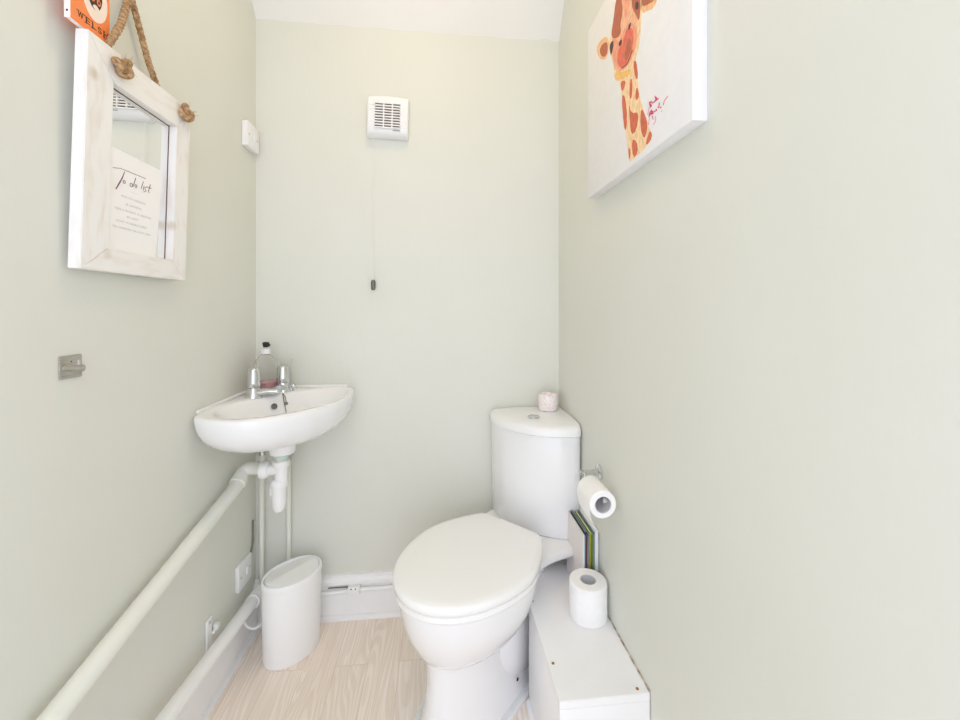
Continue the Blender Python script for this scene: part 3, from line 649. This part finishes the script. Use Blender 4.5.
# ------------------------------------------------------------------ things on the walls
hk = thing('robe_hook', 'square brushed steel robe hook on the left wall below the mirror', 'hook', (XL, .778, .99))
box('back_plate', (XL, .757, .989), (XL + .003, .800, 1.030), 'steel', hk, .0012)
tube('peg', [(XL + .002, .767, 1.0085), (XL + .031, .767, 1.0085)], .0060, 'steel', hk, 20)
tube('pin', [(XL + .024, .767, 1.012), (XL + .024, .767, 1.0225)], .0020, 'chrome', hk, 10)
lathe('screw_hole', [(.0012, 0), (.0012, .0004)], (XL + .003, .778, 1.0185), 'hole', hk, (1, 0, 0), 10)

def wall_plate(name, label, cat, y0, z0, d, rocker):
    t = thing(name, label, cat, (XL, y0 + .043, z0)); x = XL + d
    box('back_box', (XL, y0 + .001, z0 + .001), (x - .006, y0 + .085, z0 + .083), 'plastic', t, .003, 3)
    p = box('face_plate', (x - .007, y0, z0), (x, y0 + .086, z0 + .084), 'plastic', t, .0025, 3)
    for q in (.013, .073): lathe('screw', [(.0036, 0), (.0034, .0006), (.001, .0008)], (x - .0002, y0 + q, z0 + .042), 'steel', p, (1, 0, 0), 12)
    if rocker: box('rocker', (x - .001, y0 + .050, z0 + .030), (x + .003, y0 + .066, z0 + .054), 'plastic', t, .0012)
    else: box('rocker', (x - .001, y0 + .048, z0 + .027), (x + .0025, y0 + .060, z0 + .055), 'plastic', t, .001)
    return t
wall_plate('light_switch', 'white surface mounted switch high on the left wall near the corner', 'switch', 1.395, 1.657, .019, False)
wall_plate('fused_switch', 'white fused switch plate low on the left wall under the basin', 'switch', 1.352, .200, .013, True)

TILT = Matrix.Translation((-.187, 1.48, 1.80)) @ Matrix.Rotation(math.radians(1.6), 4, 'Y') @ Matrix.Translation((.187, -1.48, -1.80))
vf = thing('extractor_fan', 'white square extractor fan with louvred grille on the back wall', 'extractor fan', (-.187, 1.5, 1.735))
vx0, vx1, vz0, vz1, vy = -.260, -.115, 1.737, 1.881, 1.459
bm = bmesh.new()
def vr(x):
    q = (x - vx0) / (vx1 - vx0); k = -.006 * (2 * q - 1) ** 2
    return [(x, 1.499, vz0), (x, 1.485, vz0 - .001), (x, 1.472, vz0 + .003), (x, 1.463, vz0 + .010), (x, vy, vz0 + .022), (x, vy - .001, vz0 + .06), (x, vy, vz1 - .012 + k), (x, vy + .004, vz1 - .003 + k), (x, vy + .012, vz1 + k), (x, 1.499, vz1 + k)]
xs = [vx0 + .0 + (vx1 - vx0) * i / 16 for i in range(17)]
loft(bm, [[(vx0 + (.0 if False else 0), y + (.004 if y < 1.47 else 0), z) for x_, y, z in vr(vx0)]] + [vr(x) for x in [vx0 + .004] + xs[1:-1] + [vx1 - .004]] + [[(vx1, y + (.004 if y < 1.47 else 0), z) for x_, y, z in vr(vx1)]])
build('housing', bm, 'plastic', vf, 40, TILT)
gx0, gx1, gz0, gz1 = -.231, -.144, 1.761, 1.848
gr = box('grille_recess', (gx0, vy - .0035, gz0), (gx1, vy - .001, gz1), 'dark', vf, 0, 1, TILT)
for i in range(10):
    z = gz0 + (gz1 - gz0) * i / 9
    box('slat', (gx0 - .001, vy - .0085, z - .0022), (gx1 + .001, vy - .0012, z + .0020), 'plastic', gr, .0006, 1, TILT)
for x in (gx0 + .0305, gx0 + .0605): box('mullion', (x - .0022, vy - .0088, gz0), (x + .0022, vy - .0012, gz1), 'plastic', gr, .0005, 1, TILT)
for i in range(9):
    z = gz0 + (gz1 - gz0) * (i + .5) / 9
    box('rib', (vx0 + .006, vy - .0017, z - .0012), (gx0 - .002, vy + .001, z + .0012), 'plastic', vf, .0005, 1, TILT)
    box('rib', (gx1 + .002, vy - .0017, z - .0012), (vx1 - .006, vy + .001, z + .0012), 'plastic', vf, .0005, 1, TILT)
bm = bmesh.new(); add_box(bm, (-.168, vy - .0022, 1.7535), (-.142, vy + .001, 1.755)); build('raised_lettering', bm, 'grey', vf, 40, TILT)
cd = tube('pull_cord', [(-.2405, 1.482, 1.742), (-.2415, 1.484, 1.215)], .0009, 'plastic', vf, 8)
lathe('cord_pull', [(.003, -.018), (.0075, -.015), (.0085, 0), (.0085, .012), (.006, .018), (.002, .020)], (-.2415, 1.484, 1.200), 'darkmetal', cd, n=20)

# ------------------------------------------------------------------ canvas painting on the right wall
pt = thing('painting', 'white canvas painting of an orange giraffe hung on the right wall', 'painting', (XR, .868, 1.428))
CX = .4267
def PS(y, z): return (y * 1.016, 1.11 + (z - 1.11) * 1.016)
cv = box('canvas', (CX, .641, 1.433), (XR, 1.1237, 1.917), 'canvas', pt, .0015)
lvl = [0]
PC = {'g_body': 'F4D2A6', 'g_ear': 'F1BE8C', 'g_brown': 'B9674B', 'g_rust': 'D26A4C', 'g_face': 'EFA283', 'g_red': 'E2705A', 'g_black': '4C3A3C', 'g_yel': 'F2C070', 'g_sig': 'D8486E', 'g_pale': 'F4D9C4', 'g_deep': 'EDB592'}
for k, c in PC.items():
    M[k] = noise_mat(k.replace('g_', 'paint '), c, c, (30, 90, 60), .65, 4) if k in ('g_black', 'g_sig') else noise_mat(k.replace('g_', 'paint '), ''.join('%02X' % max(0, int(int(c[i:i + 2], 16) * .93)) for i in (0, 2, 4)), ''.join('%02X' % min(255, int(int(c[i:i + 2], 16) * 1.05)) for i in (0, 2, 4)), (40, 160, 70), .65, 4)
gp = {}
def smooth_poly(p, it=2):
    for _ in range(it):
        q = []
        for a, b in zip(p, p[1:] + p[:1]):
            q += [(a[0] * .75 + b[0] * .25, a[1] * .75 + b[1] * .25), (a[0] * .25 + b[0] * .75, a[1] * .25 + b[1] * .75)]
        p = q
    return p
layers = []
def paint(pts, m, lev, it=2):
    layers.append((pts, m, lev, it))
body = [(0.9235, 1.8545), (0.9339, 1.82), (0.9518, 1.7898), (0.9629, 1.7817), (0.9629, 1.7598), (0.9446, 1.7265), (0.9339, 1.6987), (0.9304, 1.6693), (0.9167, 1.6555), (0.9, 1.646), (0.9, 1.6372), (0.8871, 1.5982), (0.8715, 1.519), (0.8623, 1.4755), (0.8552, 1.4391), (0.835, 1.4400), (0.8165, 1.4403), (0.7801, 1.4443), (0.7583, 1.4529), (0.7654, 1.4715), (0.7902, 1.5214), (0.8085, 1.5622), (0.8165, 1.6011), (0.8275, 1.6507), (0.8111, 1.667), (0.8032, 1.696), (0.8005, 1.7334), (0.7979, 1.7576), (.800, 1.80), (.815, 1.845), (.845, 1.875), (.885, 1.880)]
paint(body, 'g_body', 0, 1)
paint([(.93, 1.83), (.86, 1.86), (.815, 1.80), (.815, 1.70), (.835, 1.668), (.90, 1.663), (.932, 1.69), (.950, 1.76)], 'g_deep', .5)
paint([(0.978, 1.8061), (1.0137, 1.819), (1.0433, 1.8186), (1.0346, 1.7929), (1.0055, 1.7598), (0.9704, 1.7458), (0.9591, 1.7761)], 'g_ear', 0)
paint([(0.9704, 1.7867), (1.0, 1.8005), (1.022, 1.800), (1.0137, 1.7796), (0.9935, 1.7604), (0.9704, 1.7552)], 'g_brown', 1)
paint([(.802, 1.730), (0.7703, 1.7161), (0.7559, 1.7066), (0.7376, 1.7111), (.722, 1.740), (.735, 1.765), (0.80, 1.775)], 'g_ear', 0)
paint([(0.7979, 1.742), (0.7654, 1.7265), (0.7500, 1.7193), (0.7420, 1.7281), (.745, 1.748), (0.7979, 1.765)], 'g_brown', 1)
paint([(0.9235, 1.8545), (.885, 1.868), (0.8935, 1.8314), (0.8839, 1.8009), (0.9, 1.7778), (0.8935, 1.7557), (0.9167, 1.7568), (0.9518, 1.7836), (0.9339, 1.82)], 'g_brown', 1)
paint([(0.8446, 1.7936), (.84, 1.85), (.812, 1.82), (0.8058, 1.7637), (0.8032, 1.7459), (0.8111, 1.7201), (0.822, 1.744), (0.8388, 1.7673)], 'g_brown', 1)
paint([(.872, 1.85), (.850, 1.83), (.853, 1.79), (.870, 1.765), (.882, 1.80)], 'g_face', 1)
paint([(.945, 1.776), (.915, 1.757), (.905, 1.735), (.93, 1.70), (.945, 1.735)], 'g_face', 1)
paint([(0.8623, 1.7567), (0.836, 1.7351), (0.8165, 1.7079), (0.8193, 1.683), (0.8388, 1.6632), (0.8623, 1.6583), (0.8935, 1.6656), (0.9235, 1.6954), (0.9304, 1.7328), (0.9066, 1.7441)], 'g_face', 2)
paint([(0.8623, 1.7454), (0.836, 1.7256), (0.8332, 1.7032), (0.8417, 1.6732), (0.8623, 1.6639), (0.8935, 1.6699), (0.9167, 1.7002), (0.9133, 1.7219), (0.8871, 1.7282), (0.8746, 1.7398)], 'g_red', 3)
paint([(.860, 1.720), (.842, 1.705), (.848, 1.680), (.868, 1.672), (.880, 1.69)], 'g_brown', 4)
paint([(0.9374, 1.7678), (0.9339, 1.7533), (0.9482, 1.735), (0.9569, 1.756), (0.9555, 1.7706)], 'g_black', 3, 1)
paint([(.826, 1.775), (.812, 1.765), (.812, 1.750), (.826, 1.757)], 'g_black', 3, 1)
paint([(0.8475, 1.7475), (0.8436, 1.7399), (0.8552, 1.7328), (0.8603, 1.7447)], 'g_black', 4, 1)
paint([(0.8935, 1.7412), (0.8874, 1.7319), (0.9, 1.7254), (0.9089, 1.7391)], 'g_black', 4, 1)
paint([(0.927, 1.6869), (0.8871, 1.6589), (0.8446, 1.6448), (0.8504, 1.6316), (0.9, 1.6489), (0.9235, 1.6623)], 'g_yel', 1)
for p in ([(0.8903, 1.6057), (0.8746, 1.5944), (0.8654, 1.5444), (0.8715, 1.519), (0.8808, 1.5346)], [(0.8504, 1.6205), (0.84, 1.6146), (0.8417, 1.5798), (0.8534, 1.5805)], [(0.8193, 1.5893), (0.8101, 1.563), (0.822, 1.56), (0.8259, 1.5741)],
          [(0.8534, 1.5693), (0.8446, 1.5428), (0.8138, 1.5291), (0.8248, 1.4981), (0.8446, 1.4987), (0.8504, 1.5373)], [(0.8005, 1.5344), (0.7801, 1.4985), (0.7776, 1.4795), (0.7902, 1.4645), (0.8032, 1.4963)], [(0.7654, 1.4715), (0.7583, 1.4534), (0.7776, 1.4464), (0.7801, 1.4551)],
          [(0.8417, 1.4837), (0.822, 1.4726), (0.8165, 1.4463), (0.836, 1.443)], [(0.8593, 1.4743), (0.8475, 1.464), (0.8534, 1.4413)], [(0.8968, 1.6441), (0.8715, 1.6297), (0.8808, 1.6178), (0.8903, 1.6173)], [(.835, 1.65), (.822, 1.645), (.815, 1.605), (.826, 1.61)]):
    my, mz = sum(a for a, b in p) / len(p), sum(b for a, b in p) / len(p)
    paint([(my + (a - my) * 1.18, mz + (b - mz) * 1.1) for a, b in p], 'g_rust', 1, 1)
names = {'g_body': 'giraffe', 'g_ear': 'painted_ear', 'g_brown': 'painted_brown_patch', 'g_face': 'painted_muzzle', 'g_red': 'painted_nose', 'g_black': 'painted_eye', 'g_yel': 'painted_chin', 'g_deep': 'painted_face', 'g_rust': 'painted_neck_patch'}
for pts, m, lev, it in layers:
    bm = bmesh.new(); add_poly(bm, [(CX - .0001 - lev * .00016, y, z) for y, z in [PS(*q_) for q_ in smooth_poly(pts, it)]], (-.00016, 0, 0)); build(names[m], bm, m, cv, 80)
bm = bmesh.new(); add_tube(bm, [(CX - .0008,) + PS(y, z) for y, z in ((0.838, 1.679), (0.8516, 1.6684), (0.8654, 1.6640), (0.8903, 1.6709))], .0009, 6); build('painted_mouth', bm, 'g_black', cv)
SG = [[(0.7583, 1.5243), (0.7661, 1.5277), (0.7661, 1.5233), (0.7595, 1.5168), (0.7642, 1.5171)], [(0.7559, 1.5206), (0.7524, 1.5206)], [(0.7501, 1.5194), (0.7444, 1.5207), (0.7478, 1.5195), (0.7416, 1.5181), (0.7466, 1.5293)], [(0.741, 1.5244), (0.7394, 1.5191), (0.7342, 1.5185)],
      [(0.769, 1.5002), (0.7642, 1.5073), (0.7587, 1.5077), (0.7578, 1.501), (0.7666, 1.5035), (0.7524, 1.499), (0.7548, 1.5039)], [(0.7501, 1.5003), (0.7455, 1.4999), (0.741, 1.4995), (0.7425, 1.5021), (0.7403, 1.4979)], [(0.7365, 1.5027), (0.732, 1.501), (0.7305, 1.5087), (0.7331, 1.4992)], [(0.7276, 1.4964), (0.7244, 1.4972)],
      [(0.7179, 1.4969), (0.7137, 1.5035), (0.7029, 1.506)], [(0.7571, 1.4963), (0.7536, 1.487)], [(0.7444, 1.4889), (0.7444, 1.4804), (0.7524, 1.4758)], [(0.7678, 1.5191), (0.7747, 1.5061)], [(0.7678, 1.4984), (0.7715, 1.4843)], [(0.7233, 1.4895), (0.7222, 1.4872)]]
bm = bmesh.new()
for i, s in enumerate(SG): add_tube(bm, [(CX - .0004,) + PS(y, z) for y, z in s], .0005 if i > 9 else (.0017 if i in (0, 4) else .0012 if i < 8 else .0008), 6)
build('signature', bm, 'g_sig', cv, 80)

# ------------------------------------------------------------------ light: one warm ceiling lamp, daylight through the open door behind the camera
ld = bpy.data.lights.new('ceiling_lamp', 'AREA'); ld.shape = 'DISK'; ld.size = .10; ld.energy = 2.8; ld.color = (1, .70, .30)
lo = bpy.data.objects.new('ceiling_lamp', ld); lo.location = (-.08, .86, 2.47); C.objects.link(lo)
w = bpy.data.worlds.new('daylight'); S.world = w; w.use_nodes = True
w.node_tree.nodes['Background'].inputs['Color'].default_value = (.915, .955, 1.085, 1); w.node_tree.nodes['Background'].inputs['Strength'].default_value = 2.1

cam = bpy.data.cameras.new('camera'); co = bpy.data.objects.new('camera', cam); C.objects.link(co)
cam.sensor_width = 36; cam.lens = 15.0; cam.shift_y = -50 / 960; cam.clip_start = .01
co.location = (0, 0, 1.11); co.rotation_euler = (PI / 2, 0, math.radians(-5.7)); S.camera = co
S.view_settings.view_transform = 'Standard'; S.view_settings.look = 'None'; S.view_settings.gamma = 1; S.view_settings.exposure = .1
S.cycles.max_bounces = 16; S.cycles.diffuse_bounces = 10
S.view_settings.use_curve_mapping = False
